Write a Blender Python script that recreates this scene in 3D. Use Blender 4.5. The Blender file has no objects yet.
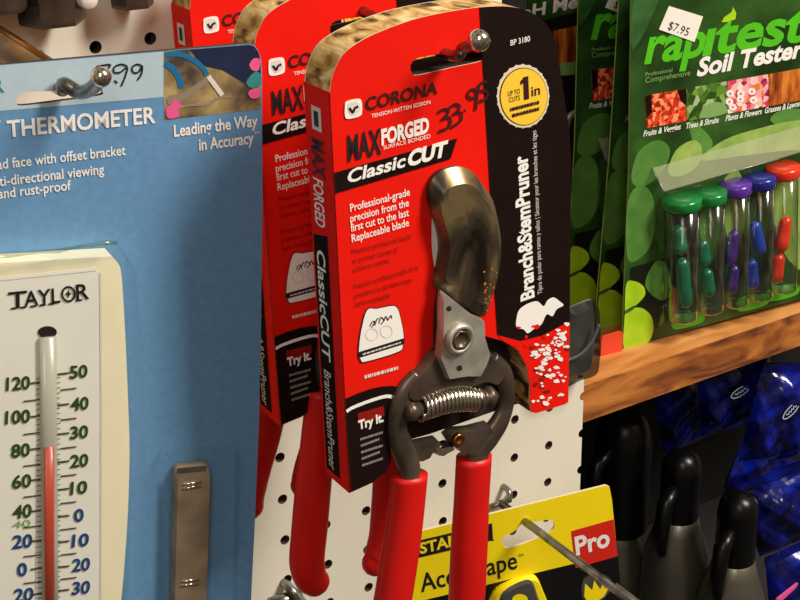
import bpy, bmesh, math, random
from mathutils import Vector, Matrix, geometry
import numpy as np
random.seed(7)
SC = bpy.context.scene
COL = SC.collection
# ------------------------------------------------------------------ camera
CP = np.array([-0.29369291, -0.58762908, 0.43415904])
CR = np.array([[0.84216045, -0.53892123, -0.01815747],
               [-0.2356348, -0.3375159, -0.91135024],
               [0.48501755, 0.77178165, -0.41123115]])     # rows: right, down, forward
FPX = 1450.0
cd = bpy.data.cameras.new('camera'); cam = bpy.data.objects.new('camera', cd); COL.objects.link(cam)
m3 = Matrix((CR[0], -CR[1], -CR[2])).transposed()
cam.matrix_world = Matrix.Translation(Vector(CP)) @ m3.to_4x4()
cd.sensor_width = 36; cd.lens = FPX / 800 * 36; cd.clip_start = .01
SC.camera = cam

def on(px, py, axis, val):
    """the point of the shop where the line of sight of a photo pixel meets the plane axis = val"""
    d = CR.T @ np.array([(px - 400) / FPX, (py - 300) / FPX, 1.0])
    return Vector(CP + (val - CP[axis]) / d[axis] * d)

# ------------------------------------------------------------------ materials
def lin(h):
    h = h.lstrip('#'); c = [int(h[i:i + 2], 16) / 255 for i in (0, 2, 4)]
    return tuple(x / 12.92 if x <= .04045 else ((x + .055) / 1.055) ** 2.4 for x in c) + (1,)
MATS = {}
def mat(name, col, rough=.5, metal=0., var=.0, scale=60., col2=None, spec=.5, coat=0., bump=0.):
    """principled material with a procedural noise variation between two tones"""
    if name in MATS: return MATS[name]
    m = bpy.data.materials.new(name); m.use_nodes = True; nt = m.node_tree
    b = nt.nodes['Principled BSDF']; c = lin(col)
    b.inputs['Roughness'].default_value = rough; b.inputs['Metallic'].default_value = metal
    b.inputs['Specular IOR Level'].default_value = spec; b.inputs['Coat Weight'].default_value = coat
    b.inputs['Coat Roughness'].default_value = .08
    tc = nt.nodes.new('ShaderNodeTexCoord')
    n = nt.nodes.new('ShaderNodeTexNoise'); n.inputs['Scale'].default_value = scale; n.inputs['Detail'].default_value = 4
    nt.links.new(tc.outputs['Object'], n.inputs['Vector'])
    r = nt.nodes.new('ShaderNodeValToRGB')
    d = lin(col2) if col2 else tuple(x * (1 - var) for x in c[:3]) + (1,)
    r.color_ramp.elements[0].position = .35; r.color_ramp.elements[0].color = d
    r.color_ramp.elements[1].position = .65; r.color_ramp.elements[1].color = c
    nt.links.new(n.outputs['Fac'], r.inputs['Fac']); nt.links.new(r.outputs['Color'], b.inputs['Base Color'])
    if bump:
        bp = nt.nodes.new('ShaderNodeBump'); bp.inputs['Strength'].default_value = bump; bp.inputs['Distance'].default_value = .001
        nt.links.new(n.outputs['Fac'], bp.inputs['Height']); nt.links.new(bp.outputs['Normal'], b.inputs['Normal'])
    MATS[name] = m; return m
def clear(name, tint='#ffffff', ior=1.45, gloss=.08, lift=.0, power=4, mul=.7):
    m = bpy.data.materials.new(name); m.use_nodes = True; nt = m.node_tree; nt.nodes.clear()
    o = nt.nodes.new('ShaderNodeOutputMaterial'); mx = nt.nodes.new('ShaderNodeMixShader')
    t = nt.nodes.new('ShaderNodeBsdfTransparent'); g = nt.nodes.new('ShaderNodeBsdfGlossy')
    f = nt.nodes.new('ShaderNodeLayerWeight'); pw = nt.nodes.new('ShaderNodeMath'); pw.operation = 'POWER'; pw.inputs[1].default_value = power; nt.links.new(f.outputs['Facing'], pw.inputs[0])
    ml = nt.nodes.new('ShaderNodeMath'); ml.operation = 'MULTIPLY'; ml.inputs[1].default_value = mul; nt.links.new(pw.outputs[0], ml.inputs[0])
    a = nt.nodes.new('ShaderNodeMath'); a.operation = 'ADD'; a.inputs[1].default_value = lift; a.use_clamp = True
    nt.links.new(ml.outputs[0], a.inputs[0])
    t.inputs[0].default_value = lin(tint); g.inputs['Roughness'].default_value = gloss
    nt.links.new(a.outputs[0], mx.inputs[0]); nt.links.new(t.outputs[0], mx.inputs[1]); nt.links.new(g.outputs[0], mx.inputs[2])
    nt.links.new(mx.outputs[0], o.inputs[0]); MATS[name] = m; return m
def ramp_mat(name, kind, scale, stops, rough=.5, stretch=(1, 1, 1), bump=0., interp='LINEAR', distort=0.):
    m = bpy.data.materials.new(name); m.use_nodes = True; nt = m.node_tree; b = nt.nodes['Principled BSDF']
    b.inputs['Roughness'].default_value = rough
    tc = nt.nodes.new('ShaderNodeTexCoord'); mp = nt.nodes.new('ShaderNodeMapping'); mp.inputs['Scale'].default_value = stretch
    nt.links.new(tc.outputs['Object'], mp.inputs['Vector'])
    if kind == 'noise':
        n = nt.nodes.new('ShaderNodeTexNoise'); n.inputs['Scale'].default_value = scale; n.inputs['Detail'].default_value = 6
        n.inputs['Distortion'].default_value = distort; out = n.outputs['Fac']
    else:
        n = nt.nodes.new('ShaderNodeTexVoronoi'); n.inputs['Scale'].default_value = scale
        sp = nt.nodes.new('ShaderNodeSeparateColor'); nt.links.new(n.outputs['Color'], sp.inputs[0]); out = sp.outputs[0]
        if kind == 'voronoi_distance': out = n.outputs['Distance']
    nt.links.new(mp.outputs['Vector'], n.inputs['Vector'])
    r = nt.nodes.new('ShaderNodeValToRGB'); cr = r.color_ramp; cr.interpolation = interp
    while len(cr.elements) < len(stops): cr.elements.new(.5)
    for e, (p, c) in zip(cr.elements, stops): e.position = p; e.color = lin(c)
    nt.links.new(out, r.inputs['Fac']); nt.links.new(r.outputs['Color'], b.inputs['Base Color'])
    if bump:
        bp = nt.nodes.new('ShaderNodeBump'); bp.inputs['Strength'].default_value = bump; bp.inputs['Distance'].default_value = .001
        nt.links.new(out, bp.inputs['Height']); nt.links.new(bp.outputs['Normal'], b.inputs['Normal'])
    MATS[name] = m; return m

mat('red', '#e81a0c', .6, var=.08, scale=25, spec=.1)
mat('red_print', '#e8200f', .4)
mat('deep_red', '#8e0d0a', .45)
mat('carton_black', '#1c0f0d', .65, var=.2, spec=.08)
mat('white', '#f2efe9', .5)
mat('pale', '#dcd6cc', .5)
mat('ink', '#140f12', .55)
mat('maroon', '#38060a', .5)
mat('yellow', '#f3c93a', .45)
mat('paper', '#ded0ae', .8)
ramp_mat('kraft', 'noise', 130, [(.36, '#2a1a0c'), (.43, '#86612c'), (.52, '#c99f58'), (.66, '#ecd8a2')], .9, (1, 1, .45), .6, distort=.8)
mat('liner', '#2c1a12', .9, col2='#1c100b', scale=90)  # kraft darkened so the carton's inside and slot walls look shaded
mat('kraft_dark', '#4a2b17', .9, col2='#2c170d', scale=90)
mat('handle_red', '#d0140f', .42, var=.12, scale=30, spec=.35)
ramp_mat('steel_blade', 'noise', 34, [(.34, '#241d18'), (.45, '#54493a'), (.54, '#86734f'), (.66, '#686058')], .3, (1.6, .6, 1), distort=1.); MATS['steel_blade'].node_tree.nodes['Principled BSDF'].inputs['Metallic'].default_value = .55  # brown and tan patches stand in for reflections in the blade
mat('steel_dark', '#6e5f52', .34, .6, col2='#4c4138', scale=60)
mat('rust', '#b87024', .5)  # orange reflections in the blade, painted as flecks
mat('steel_plate', '#bdb7aa', .42, .55, col2='#a39d92', scale=120)
mat('steel_bright', '#d8d2c8', .16, 1.)
mat('steel_hook', '#a8a6a2', .3, 1., col2='#77756f', scale=150)
mat('brass', '#a8743c', .3, 1.)
mat('hole_dark', '#0c0b0a', .8)
mat('card_blue', '#6795c0', .45, col2='#618eb8', scale=300, spec=.3)
mat('card_pale', '#b4cbd6', .42, var=.05, scale=200)
mat('teal', '#2c8a84', .5)
mat('cream', '#f6eecb', .4, var=.03)
mat('face_grey', '#ececdf', .45, var=.03)
mat('green_ink', '#2c4a14', .5)
mat('blue_ink', '#1c447c', .5)
mat('tick', '#4c4a3c', .5)
mat('tube_grey', '#aeac9c', .3, coat=.3)
mat('red_liquid', '#b5432e', .4, coat=.2)
mat('bracket', '#b09c82', .34, .5, col2='#8f7d66', scale=70)
clear('blister', lift=.03)
clear('blister_haze', '#e9efe4', 1.5, .2, .1)
clear('vial_glass', '#f2f7ee', 1.5, .12, .06, 1.6, 1.)
mat('milky', '#c9cfa8', .3, var=.12, scale=40); MATS['milky'].node_tree.nodes['Principled BSDF'].inputs['Alpha'].default_value = .34
clear('smoke_clear', '#b4b8b6', 1.5, .12, .08)
ramp_mat('peg_paint', 'noise', 9, [(.3, '#dedaca'), (.7, '#e8e3d2')], .55)
mat('dark_backing', '#0e0c0a', .95, var=.4, scale=8)  # near-black, so the space behind board and shelf looks unlit
ramp_mat('wood', 'noise', 14, [(.3, '#a86428'), (.46, '#c47c3c'), (.58, '#d08c4a'), (.72, '#dc9c5c')], .6, (.9, 3, 4.4), .35, distort=1.5)
ramp_mat('wood_front', 'noise', 16, [(.34, '#5e2c0a'), (.44, '#8a4a16'), (.55, '#a8641f'), (.7, '#c47c34')], .75, (1.2, 1, 4.5), .5, distort=1.2)  # front face of the shelf, darker and streakier than its top
mat('mid_grey', '#8c8680', .5)
mat('hole_wall', '#4a3524', .8)
ramp_mat('green_card', 'noise', 22, [(.35, '#16300f'), (.5, '#274a1a'), (.62, '#375e22')], .32)
mat('leaf_a', '#5f9140', .35, col2='#4a7c34', scale=60)
mat('leaf_b', '#9fbc5e', .35, col2='#7fa048', scale=60)
mat('leaf_c', '#3b6a33', .35, col2='#2c5228', scale=60)
mat('lime', '#b3dc22', .35, col2='#9ccb1c', scale=80)
mat('logo_green', '#55c420', .35, var=.1)
mat('soft_green', '#7fa860', .4)
mat('black_green', '#0f1a0c', .4, var=.3)
ramp_mat('tomatoes', 'cells', 380, [(0, '#7c1c10'), (.3, '#d63418'), (.6, '#f2542c'), (.85, '#ff9c6c')], .35)
ramp_mat('shrubs', 'cells', 210, [(0, '#1d3a12'), (.35, '#4d7a26'), (.65, '#7ea23a'), (.9, '#a9bd8c')], .35)
ramp_mat('flowers', 'cells', 260, [(0, '#8c1c3c'), (.25, '#e8486c'), (.5, '#f6b0b4'), (.72, '#f8ece0'), (.88, '#e87c28')], .35)
ramp_mat('grasses', 'noise', 60, [(.35, '#5a2c0c'), (.5, '#b0541a'), (.62, '#dc8430')], .35, (3, .6, 1))
ramp_mat('garden', 'noise', 70, [(.36, '#4a4038'), (.5, '#8a7650'), (.62, '#b49c68')], .4)
mat('navy_print', '#1c2c4c', .4, var=.4)
mat('hose_blue', '#1c6c9c', .4)
mat('pink', '#e85c94', .4)
mat('stick', '#8c8270', .4)
mat('sticker', '#f1ede2', .5)
mat('cap_green', '#0d7a34', .22, coat=.5)
mat('cap_purple', '#5a2c9c', .22, coat=.5)
mat('cap_navy', '#1c2884', .22, coat=.5)
mat('cap_red', '#e0361e', .22, coat=.5)
mat('capsule_teal', '#0c6c50', .2, coat=.6); mat('capsule_purple', '#3c1c78', .2, coat=.6)
mat('capsule_blue', '#1240b8', .2, coat=.6); mat('capsule_red', '#ee3414', .2, coat=.6)
mat('tape_yellow', '#ffe612', .38, var=.03)
mat('tape_black', '#0e0d0d', .3)
mat('pro_red', '#d5271a', .38)
mat('slot_tan', '#8a7758', .8)
mat('tape_grey', '#4a4844', .35)
mat('cap_black', '#080808', .3, spec=.3)
mat('bottle_silver', '#7a776b', .34, .75, col2='#77746a', scale=40)
ramp_mat('blue_plastic', 'noise', 34, [(.36, '#020416'), (.5, '#050d5e'), (.66, '#0a25ac')], .16, (1, 1, 1), .9, distort=1.)
mat('mark_white', '#c9d0ea', .5)
mat('hex_brown', '#5a4e44', .24, .55, col2='#3a302a', scale=60)
mat('dowel', '#7c5c34', .45, col2='#4c3820', scale=40)
mat('print_red_tab', '#e2472c', .35)
mat('grey_card', '#9a978f', .5, col2='#6c6a66', scale=50)
mat('edge_white', '#b8c0cc', .4)
mat('steel_floor', '#2a2622', .8)

# ------------------------------------------------------------------ mesh builder
class MB:
    def __init__(s): s.v = []; s.f = []; s.m = []; s.sm = []; s.mats = []
    def mi(s, name):
        if name not in s.mats: s.mats.append(name)
        return s.mats.index(name)
    def add(s, vs, fs, m, smooth=False):
        o = len(s.v); s.v += [tuple(x) for x in vs]
        k = s.mi(m)
        for f in fs: s.f.append([i + o for i in f]); s.m.append(k); s.sm.append(smooth)
    def build(s, name, parent=None):
        me = bpy.data.meshes.new(name); me.from_pydata(s.v, [], s.f)
        for n in s.mats: me.materials.append(MATS[n])
        me.polygons.foreach_set('material_index', s.m); me.polygons.foreach_set('use_smooth', s.sm)
        me.update()
        o = bpy.data.objects.new(name, me); COL.objects.link(o)
        if parent: o.parent = parent
        return o
    # -- shapes, all in the local frame of the thing
    def flat(s, outer, z, m, holes=(), flip=False):
        loops = [[Vector((x, y, 0)) for x, y in lp] for lp in [outer, *holes]]
        tri = geometry.tessellate_polygon(loops)
        pts = [p for lp in loops for p in lp]
        fs = []
        for t in tri:
            a, b, c = (pts[i] for i in t)
            ccw = (b - a).cross(c - a).z > 0
            fs.append(t if ccw != flip else t[::-1])
        s.add([(p.x, p.y, z) for p in pts], fs, m)
    def walls(s, loop, z0, z1, m, smooth=False):
        n = len(loop); vs = [(x, y, z0) for x, y in loop] + [(x, y, z1) for x, y in loop]
        ar = sum(loop[i][0] * loop[(i + 1) % n][1] - loop[(i + 1) % n][0] * loop[i][1] for i in range(n))
        fs = []
        for i in range(n):
            j = (i + 1) % n; q = [i, j, j + n, i + n]
            fs.append(q if ar > 0 else q[::-1])
        s.add(vs, fs, m, smooth)
    def prism(s, outer, z0, z1, front, side=None, back=None, holes=(), smooth=False, hm=None):
        s.flat(outer, z1, front, holes); s.flat(outer, z0, back or side or front, holes, flip=True)
        s.walls(outer, z0, z1, side or front, smooth)
        for h in holes: s.walls(h[::-1] if area(h) > 0 else h, z0, z1, hm or side or front)
    def dome(s, outer, z0, z1, m, inset=.75, side=None):
        """a slab whose front edge is bevelled towards its middle"""
        cx = sum(p[0] for p in outer) / len(outer); cy = sum(p[1] for p in outer) / len(outer)
        inn = [(cx + (x - cx) * inset, cy + (y - cy) * inset) for x, y in outer]
        s.flat(inn, z1, m); s.flat(outer, z0, m, flip=True)
        n = len(outer); zm = z0 + (z1 - z0) * .35; ccw = area(outer) > 0
        s.walls(outer, z0, zm, side or m)
        vs = [(x, y, zm) for x, y in outer] + [(x, y, z1) for x, y in inn]
        fs = [[i, (i + 1) % n, (i + 1) % n + n, i + n] for i in range(n)]
        s.add(vs, fs if ccw else [f[::-1] for f in fs], m, True)
    def box(s, a, b, m):
        x0, y0, z0 = a; x1, y1, z1 = b
        s.add([(x0, y0, z0), (x1, y0, z0), (x1, y1, z0), (x0, y1, z0), (x0, y0, z1), (x1, y0, z1), (x1, y1, z1), (x0, y1, z1)],
              [(0, 3, 2, 1), (4, 5, 6, 7), (0, 1, 5, 4), (1, 2, 6, 5), (2, 3, 7, 6), (3, 0, 4, 7)], m)
    def tube(s, path, rad, m, seg=14, flat=1., cap=True, closed=False, up=None):
        """a swept tube; rad is a number or one per point; flat squashes it along the local depth"""
        P = [Vector(p) for p in path]; n = len(P); rr = rad if isinstance(rad, (list, tuple)) else [rad] * n
        vs = []; ref = None
        for i, p in enumerate(P):
            t = (P[(i + 1) % n] - P[i - 1]) if closed else (P[min(i + 1, n - 1)] - P[max(i - 1, 0)])
            t.normalize()
            if ref is None:
                ref = Vector(up) if up else (Vector((0, 0, 1)) if abs(t.z) < .9 else Vector((1, 0, 0)))
            a = ref - t * ref.dot(t)
            a.normalize(); ref = a if not up else Vector(up); b = t.cross(a)
            for k in range(seg):
                w = 2 * math.pi * k / seg
                vs.append(p + (a * math.cos(w) * flat + b * math.sin(w)) * rr[i])
        fs = []
        for i in range(n if closed else n - 1):
            for k in range(seg):
                j = (i + 1) % n; k2 = (k + 1) % seg
                fs.append((i * seg + k, i * seg + k2, j * seg + k2, j * seg + k))
        if cap and not closed:
            fs.append(tuple(range(seg))[::-1]); fs.append(tuple((n - 1) * seg + k for k in range(seg)))
        s.add(vs, fs, m, True)
    def lathe(s, base, axis, prof, m, seg=24):
        """prof: (radius, height along axis)"""
        ax = Vector(axis).normalized(); a = ax.orthogonal().normalized(); b = ax.cross(a); B = Vector(base)
        vs = []; fs = []
        for r, h in prof:
            for k in range(seg):
                w = 2 * math.pi * k / seg; vs.append(B + ax * h + (a * math.cos(w) + b * math.sin(w)) * r)
        n = len(prof)
        for i in range(n - 1):
            for k in range(seg):
                k2 = (k + 1) % seg; fs.append((i * seg + k, i * seg + k2, (i + 1) * seg + k2, (i + 1) * seg + k))
        fs.append(tuple(range(seg))[::-1]); fs.append(tuple((n - 1) * seg + k for k in range(seg)))
        s.add(vs, fs, m, True)
    def ball(s, c, r, m, seg=16, sc=(1, 1, 1)):
        vs = []; fs = []; n = seg // 2
        for i in range(n + 1):
            t = math.pi * i / n
            for k in range(seg):
                w = 2 * math.pi * k / seg
                vs.append((c[0] + r * sc[0] * math.sin(t) * math.cos(w), c[1] + r * sc[1] * math.sin(t) * math.sin(w), c[2] + r * sc[2] * math.cos(t)))
        for i in range(n):
            for k in range(seg):
                k2 = (k + 1) % seg; fs.append((i * seg + k, (i + 1) * seg + k, (i + 1) * seg + k2, i * seg + k2))
        s.add(vs, fs, m, True)
    def ribbon(s, path, w, z, m):
        P = [Vector(p) for p in path]; n = len(P); vs = []
        for i, p in enumerate(P):
            t = (P[min(i + 1, n - 1)] - P[max(i - 1, 0)]).normalized(); q = Vector((-t.y, t.x)) * w / 2
            vs += [(p.x - q.x, p.y - q.y, z), (p.x + q.x, p.y + q.y, z)]
        s.add(vs, [(2 * i, 2 * i + 2, 2 * i + 3, 2 * i + 1) for i in range(n - 1)], m)
def area(l): return sum(l[i][0] * l[(i + 1) % len(l)][1] - l[(i + 1) % len(l)][0] * l[i][1] for i in range(len(l))) / 2
def ell(cx, cy, rx, ry, n=24, a=0.): 
    ca, sa = math.cos(a), math.sin(a)
    return [(cx + rx * math.cos(t) * ca - ry * math.sin(t) * sa, cy + rx * math.cos(t) * sa + ry * math.sin(t) * ca) for t in (2 * math.pi * k / n for k in range(n))]
def smooth(pts, n=6, closed=True):
    """Catmull-Rom through pts"""
    out = []; N = len(pts)
    for i in range(N if closed else N - 1):
        g = (lambda k: pts[k % N]) if closed else (lambda k: pts[min(max(k, 0), N - 1)])
        p0, p1, p2, p3 = (Vector(g(i + k)) for k in (-1, 0, 1, 2))
        for j in range(n):
            t = j / n
            out.append(tuple(.5 * ((2 * p1) + (p2 - p0) * t + (2 * p0 - 5 * p1 + 4 * p2 - p3) * t * t + (3 * p1 - p0 - 3 * p2 + p3) * t ** 3)))
    if not closed: out.append(tuple(pts[-1]))
    return out

# ------------------------------------------------------------------ lettering: glyph outlines as printed geometry
_tc = {}
def glyphs(txt, bold):
    k = (txt, bold)
    if k in _tc: return _tc[k]
    cu = bpy.data.curves.new('t', 'FONT'); cu.body = txt; cu.size = 1; cu.offset = bold; cu.resolution_u = 3; cu.fill_mode = 'FRONT'
    ob = bpy.data.objects.new('t', cu); COL.objects.link(ob)
    dg = bpy.context.evaluated_depsgraph_get(); dg.update()
    me = bpy.data.meshes.new_from_object(ob.evaluated_get(dg))
    vs = [tuple(v.co) for v in me.vertices]; fs = [tuple(p.vertices) for p in me.polygons]
    bpy.data.objects.remove(ob); bpy.data.curves.remove(cu); bpy.data.meshes.remove(me)
    _tc[k] = (vs, fs); return _tc[k]
CAPH = max(v[1] for v in glyphs('H', 0)[0])
class Panel:
    """a flat face in the shop: origin, right (u), up (v), out (n)"""
    def __init__(s, o, yaw=0, roll=0, pitch=0):
        s.M = Matrix.Translation(o) @ Matrix.Rotation(math.radians(yaw), 4, 'Z') @ Matrix.Rotation(math.radians(pitch), 4, 'X') @ \
            Matrix.Rotation(-math.radians(roll), 4, 'Y') @ Matrix.Rotation(math.pi / 2, 4, 'X')
        s.I = s.M.inverted()
    def at(s, px, py, z=0.):
        d = CR.T @ np.array([(px - 400) / FPX, (py - 300) / FPX, 1.0])
        o = s.I @ Vector(CP); q = s.I.to_3x3() @ Vector(d); k = (z - o.z) / q.z
        return ((o + q * k).x, (o + q * k).y)
    def L(s, pts, z=0.): return [s.at(x, y, z) for x, y in pts]
    def text(s, mb, txt, p0, p1, h, m, z=.0003, bold=0., shear=0., vert=False, zl=0., exact=None):
        """txt with its baseline from pixel p0 to p1 and capitals h pixels tall, printed at height z on the face"""
        a = Vector(s.at(*p0)); b = Vector(s.at(*p1)); w = (b - a).length
        q = Vector(s.at(p0[0] - h, p0[1]) if vert == 'up' else s.at(p0[0] + h, p0[1]) if vert == 'down' else s.at(p0[0], p0[1] - h)) - a
        u = (b - a) / w; n = Vector((-u.y, u.x)); hh = abs(q.dot(n))
        vs, fs = glyphs(txt, bold)
        x0 = min(v[0] for v in vs); x1 = max(v[0] for v in vs)
        sx = w / (x1 - x0); sy = hh / CAPH
        out = []
        for x, y, _ in vs:
            X = (x - x0) * sx + shear * y * sy; Y = y * sy
            p = a + u * X + n * Y; out.append((p.x, p.y, z))
        mb.add(out, fs, m)
    def micro(s, mb, p0, p1, h, m, z=.0003, seed=0):
        """a line of print too small to read: broken dashes"""
        rn = random.Random(seed); x = 0.
        while x < 1:
            w = rn.uniform(.03, .12); w = min(w, 1 - x)
            A = (p0[0] + (p1[0] - p0[0]) * x, p0[1] + (p1[1] - p0[1]) * x); B = (p0[0] + (p1[0] - p0[0]) * (x + w), p0[1] + (p1[1] - p0[1]) * (x + w))
            mb.flat(s.L([A, B, (B[0], B[1] - h), (A[0], A[1] - h)]), z, m); x += w + .02
    def ink(s, mb, pts, wpx, m, z=.0004, n=5):
        P = smooth(s.L(pts), n, False) if n > 1 else s.L(pts)
        w = (Vector(s.at(pts[0][0] + wpx, pts[0][1])) - Vector(s.at(*pts[0]))).length
        mb.ribbon(P, w, z, m)
def thing(name, label, cat, M, group=None):
    o = bpy.data.objects.new(name, None); COL.objects.link(o); o.matrix_world = M; o.empty_display_size = .01
    o['label'] = label; o['category'] = cat
    if group: o['group'] = group
    return o
def tag(o, label, cat, group=None):
    o['label'] = label; o['category'] = cat
    if group: o['group'] = group
    return o
def copy_tree(o, M, label):
    c = o.copy(); COL.objects.link(c); c.matrix_world = M; c['label'] = label
    def kids(a, b):
        for ch in a.children:
            d = ch.copy(); COL.objects.link(d); d.parent = b; kids(ch, d)
    kids(o, c); return c
def struct(o): o['kind'] = 'structure'; return o
I4 = Matrix.Identity(4)
PIN = .0254
# ------------------------------------------------------------------ the setting
mb = MB()
NA = 24
def peg_cell(i, k):
    cx, cz = i * PIN, k * PIN; h = PIN / 2; r = .0028
    vs = []; sq = []
    for q in range(NA):
        a = 2 * math.pi * (q + .5) / NA; c, s_ = math.cos(a), math.sin(a); t = h / max(abs(c), abs(s_))
        sq.append((cx + c * t, cz + s_ * t))
    last = i == 8
    if last:    # the board is sawn through its last column of holes
        idx = [q for q in range(NA) if math.cos(2 * math.pi * (q + .5) / NA) < 0]
        ring = [(cx + r * math.cos(2 * math.pi * (q + .5) / NA), cz + r * math.sin(2 * math.pi * (q + .5) / NA)) for q in idx]
        outer = [sq[q] for q in idx]
        ring = [(cx, cz + r)] + ring + [(cx, cz - r)]; outer = [(cx, cz + h)] + outer + [(cx, cz - h)]
        # corners of the square fall between samples: add them by snapping
        n = len(ring)
        V = [(x, -.0, z) for x, z in ring] + [(x, -.0, z) for x, z in outer] + [(x, .0055, z) for x, z in ring]
        F = [(j, j + 1, n + j + 1, n + j) for j in range(n - 1)] + [(2 * n + j, 2 * n + j + 1, j + 1, j) for j in range(n - 1)]
        mb.add(V, F[:n - 1], 'peg_paint'); mb.add(V, F[n - 1:], 'hole_wall')
        mb.add([(cx, 0, cz + r), (cx, 0, cz + h), (cx, .0055, cz + h), (cx, .0055, cz + r)], [(0, 1, 2, 3)], 'slot_tan')
        mb.add([(cx, 0, cz - h), (cx, 0, cz - r), (cx, .0055, cz - r), (cx, .0055, cz - h)], [(0, 1, 2, 3)], 'slot_tan')
    else:
        ring = [(cx + r * math.cos(2 * math.pi * (q + .5) / NA), cz + r * math.sin(2 * math.pi * (q + .5) / NA)) for q in range(NA)]
        V = [(x, 0, z) for x, z in ring] + [(x, 0, z) for x, z in sq] + [(x, .0055, z) for x, z in ring]
        F = [(j, (j + 1) % NA, NA + (j + 1) % NA, NA + j) for j in range(NA)]
        F += [(2 * NA + j, 2 * NA + (j + 1) % NA, (j + 1) % NA, j) for j in range(NA)]
        mb.add(V, F[:NA], 'peg_paint'); mb.add(V, F[NA:], 'hole_wall')
    # the four corner fillets of the square between samples
    for sx in (-1, 1):
        if last and sx > 0: continue
        for sz in (-1, 1):
            near = sorted(sq, key=lambda p: (p[0] - (cx + sx * h)) ** 2 + (p[1] - (cz + sz * h)) ** 2)[:2]
            mb.add([(near[0][0], 0, near[0][1]), (near[1][0], 0, near[1][1]), (cx + sx * h, 0, cz + sz * h)], [(0, 1, 2)], 'peg_paint')
for i in range(-14, 9):
    for k in range(-9, 17):
        if i <= 5 or k <= 1: peg_cell(i, k)
struct(mb.build('wall_back'))
SZ = .0284
mb = MB(); mb.box((-.4, .03, -.3), (.135, .034, .45), 'dark_backing'); mb.box((.19, .24, -.3), (.75, .25, .6), 'dark_backing'); mb.box((.1985, .0062, -.3), (.2005, .24, SZ - .03), 'dark_backing')
struct(mb.build('wall_recess'))
mb = MB(); mb.box((-.6, -.9, -.32), (.8, .3, -.3), 'steel_floor'); struct(mb.build('floor'))

SZ = .0284                                              # top of the wooden shelf
mb = MB(); mb.box((.2045, .0063, SZ - .0256), (.66, .2, SZ), 'wood'); mb.box((.2045, .006, SZ - .0256), (.66, .0064, SZ - .0005), 'wood_front')
o = mb.build('shelf_board'); tag(o, 'rough sawn wooden shelf board under the green soil tester packs', 'shelf')

# ------------------------------------------------------------------ carded thermometer
PB = Panel(on(130, 300, 1, -.105), -5.6, -5.6)
tm = thing('carded_thermometer', 'cream wall thermometer in a clear blister on a blue card', 'thermometer', PB.M)
mb = MB(); L = PB.L
xr = [(258, 50), (261, 58), (262, 70), (262.5, 200), (261, 330), (259, 420), (255, 520), (251, 600), (249, 640)]
top = [(-60, 70), (248, 43.5), (254, 45)]
outer = L(top + xr + [(-60, 670)])
slot = L(smooth([(17, 97), (24, 92.5), (60, 90.5), (97, 87), (102, 91), (99, 95.5), (60, 101), (22, 105.5), (16.5, 102)], 4))
mb.prism(outer, -.0022, 0, 'card_blue', 'kraft_dark', 'paper', [slot])
mb.flat(L([(-60, 70.5), (163.5, 51.5), (163.5, 97), (-60, 116)]), .0001, 'card_pale', [slot])
# the garden picture in the corner
mb.flat(L([(163.7, 51.3), (248, 44.5), (254, 46), (258, 51), (260.5, 59), (261, 109), (164, 120)]), .0001, 'garden')
mb.flat(L([(190, 49.5), (248, 44.8), (254, 46.3), (258, 51.5), (260.3, 60), (260.5, 77), (246, 84), (222, 70), (205, 66), (196, 58)]), .0002, 'navy_print')
mb.flat(L(smooth([(168, 96), (184, 92), (199, 82), (206, 78), (208, 82), (190, 96), (176, 104), (168, 104)])), .0003, 'stick')
PB.ink(mb, [(165, 55), (178, 54), (192, 59), (202, 67), (207, 75)], 5, 'hose_blue', .0003)
PB.ink(mb, [(164.5, 63), (172, 68), (179, 78), (181, 88)], 6, 'hose_blue', .0003)
PB.ink(mb, [(208, 76), (214, 84), (222, 95)], 4.5, 'pale', .0004)
mb.flat(L(smooth([(166, 109), (172, 103), (174, 98), (179, 103), (183, 106), (177, 110), (179, 116), (168, 118)])), .0004, 'pink')
mb.flat(L(smooth([(246, 82), (254, 72), (260, 74), (260.5, 84), (252, 88)])), .00035, 'teal')
mb.flat(L(smooth([(249, 64), (254, 58), (260, 60), (258, 70), (252, 70)])), .0004, 'pink')
mb.flat(L(smooth([(248, 92), (254, 88), (260, 90), (259, 97), (251, 98)])), .0004, 'pink')
for a, b, c, d in ((168, 112, 205, 105), (205, 106, 232, 96)): PB.ink(mb, [(a, b), ((a + c) / 2, (b + d) / 2 - 3), (c, d)], 2.2, 'stick', .00025)
PB.text(mb, 'TAYLOR', (-75, 99), (4.5, 91.8), 14, 'teal', bold=.01)
PB.text(mb, 'Y', (-11, 138.3), (2, 137), 16.5, 'white', bold=.02)
PB.text(mb, 'THERMOMETER', (7.5, 137), (155.5, 122.3), 16.2, 'white', bold=.022)
PB.text(mb, 'Leading the Way', (174, 136.5), (257.5, 125.7), 11.5, 'white', bold=.02)
PB.text(mb, 'in Accuracy', (199, 150.3), (253.5, 143), 11.5, 'white', bold=.02)
PB.text(mb, 'TM', (254, 134), (259, 133.5), 2.5, 'white')
PB.text(mb, 'Broad face with offset bracket', (-21, 171.2), (125.5, 154.5), 10, 'white', bold=.012)
PB.text(mb, 'Multi-directional viewing', (-19, 188.2), (104, 173.5), 10, 'white', bold=.012)
PB.text(mb, 'Weather and rust-proof', (-52, 204.7), (71, 189.5), 10, 'white', bold=.012)
for st in ([(96, 66.5), (103, 65), (110, 64.5), (107, 69), (104, 74)],
           [(114, 80), (117, 83)], [(127, 66), (121, 64), (114, 67), (114, 72), (120, 72), (127, 67), (125, 76), (121, 86)],
           [(142, 66), (137, 64), (132, 67), (133, 72), (138, 72), (142, 66), (141, 74), (137, 80)]):
    PB.ink(mb, st, 1.7, 'ink', .0004)
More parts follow.
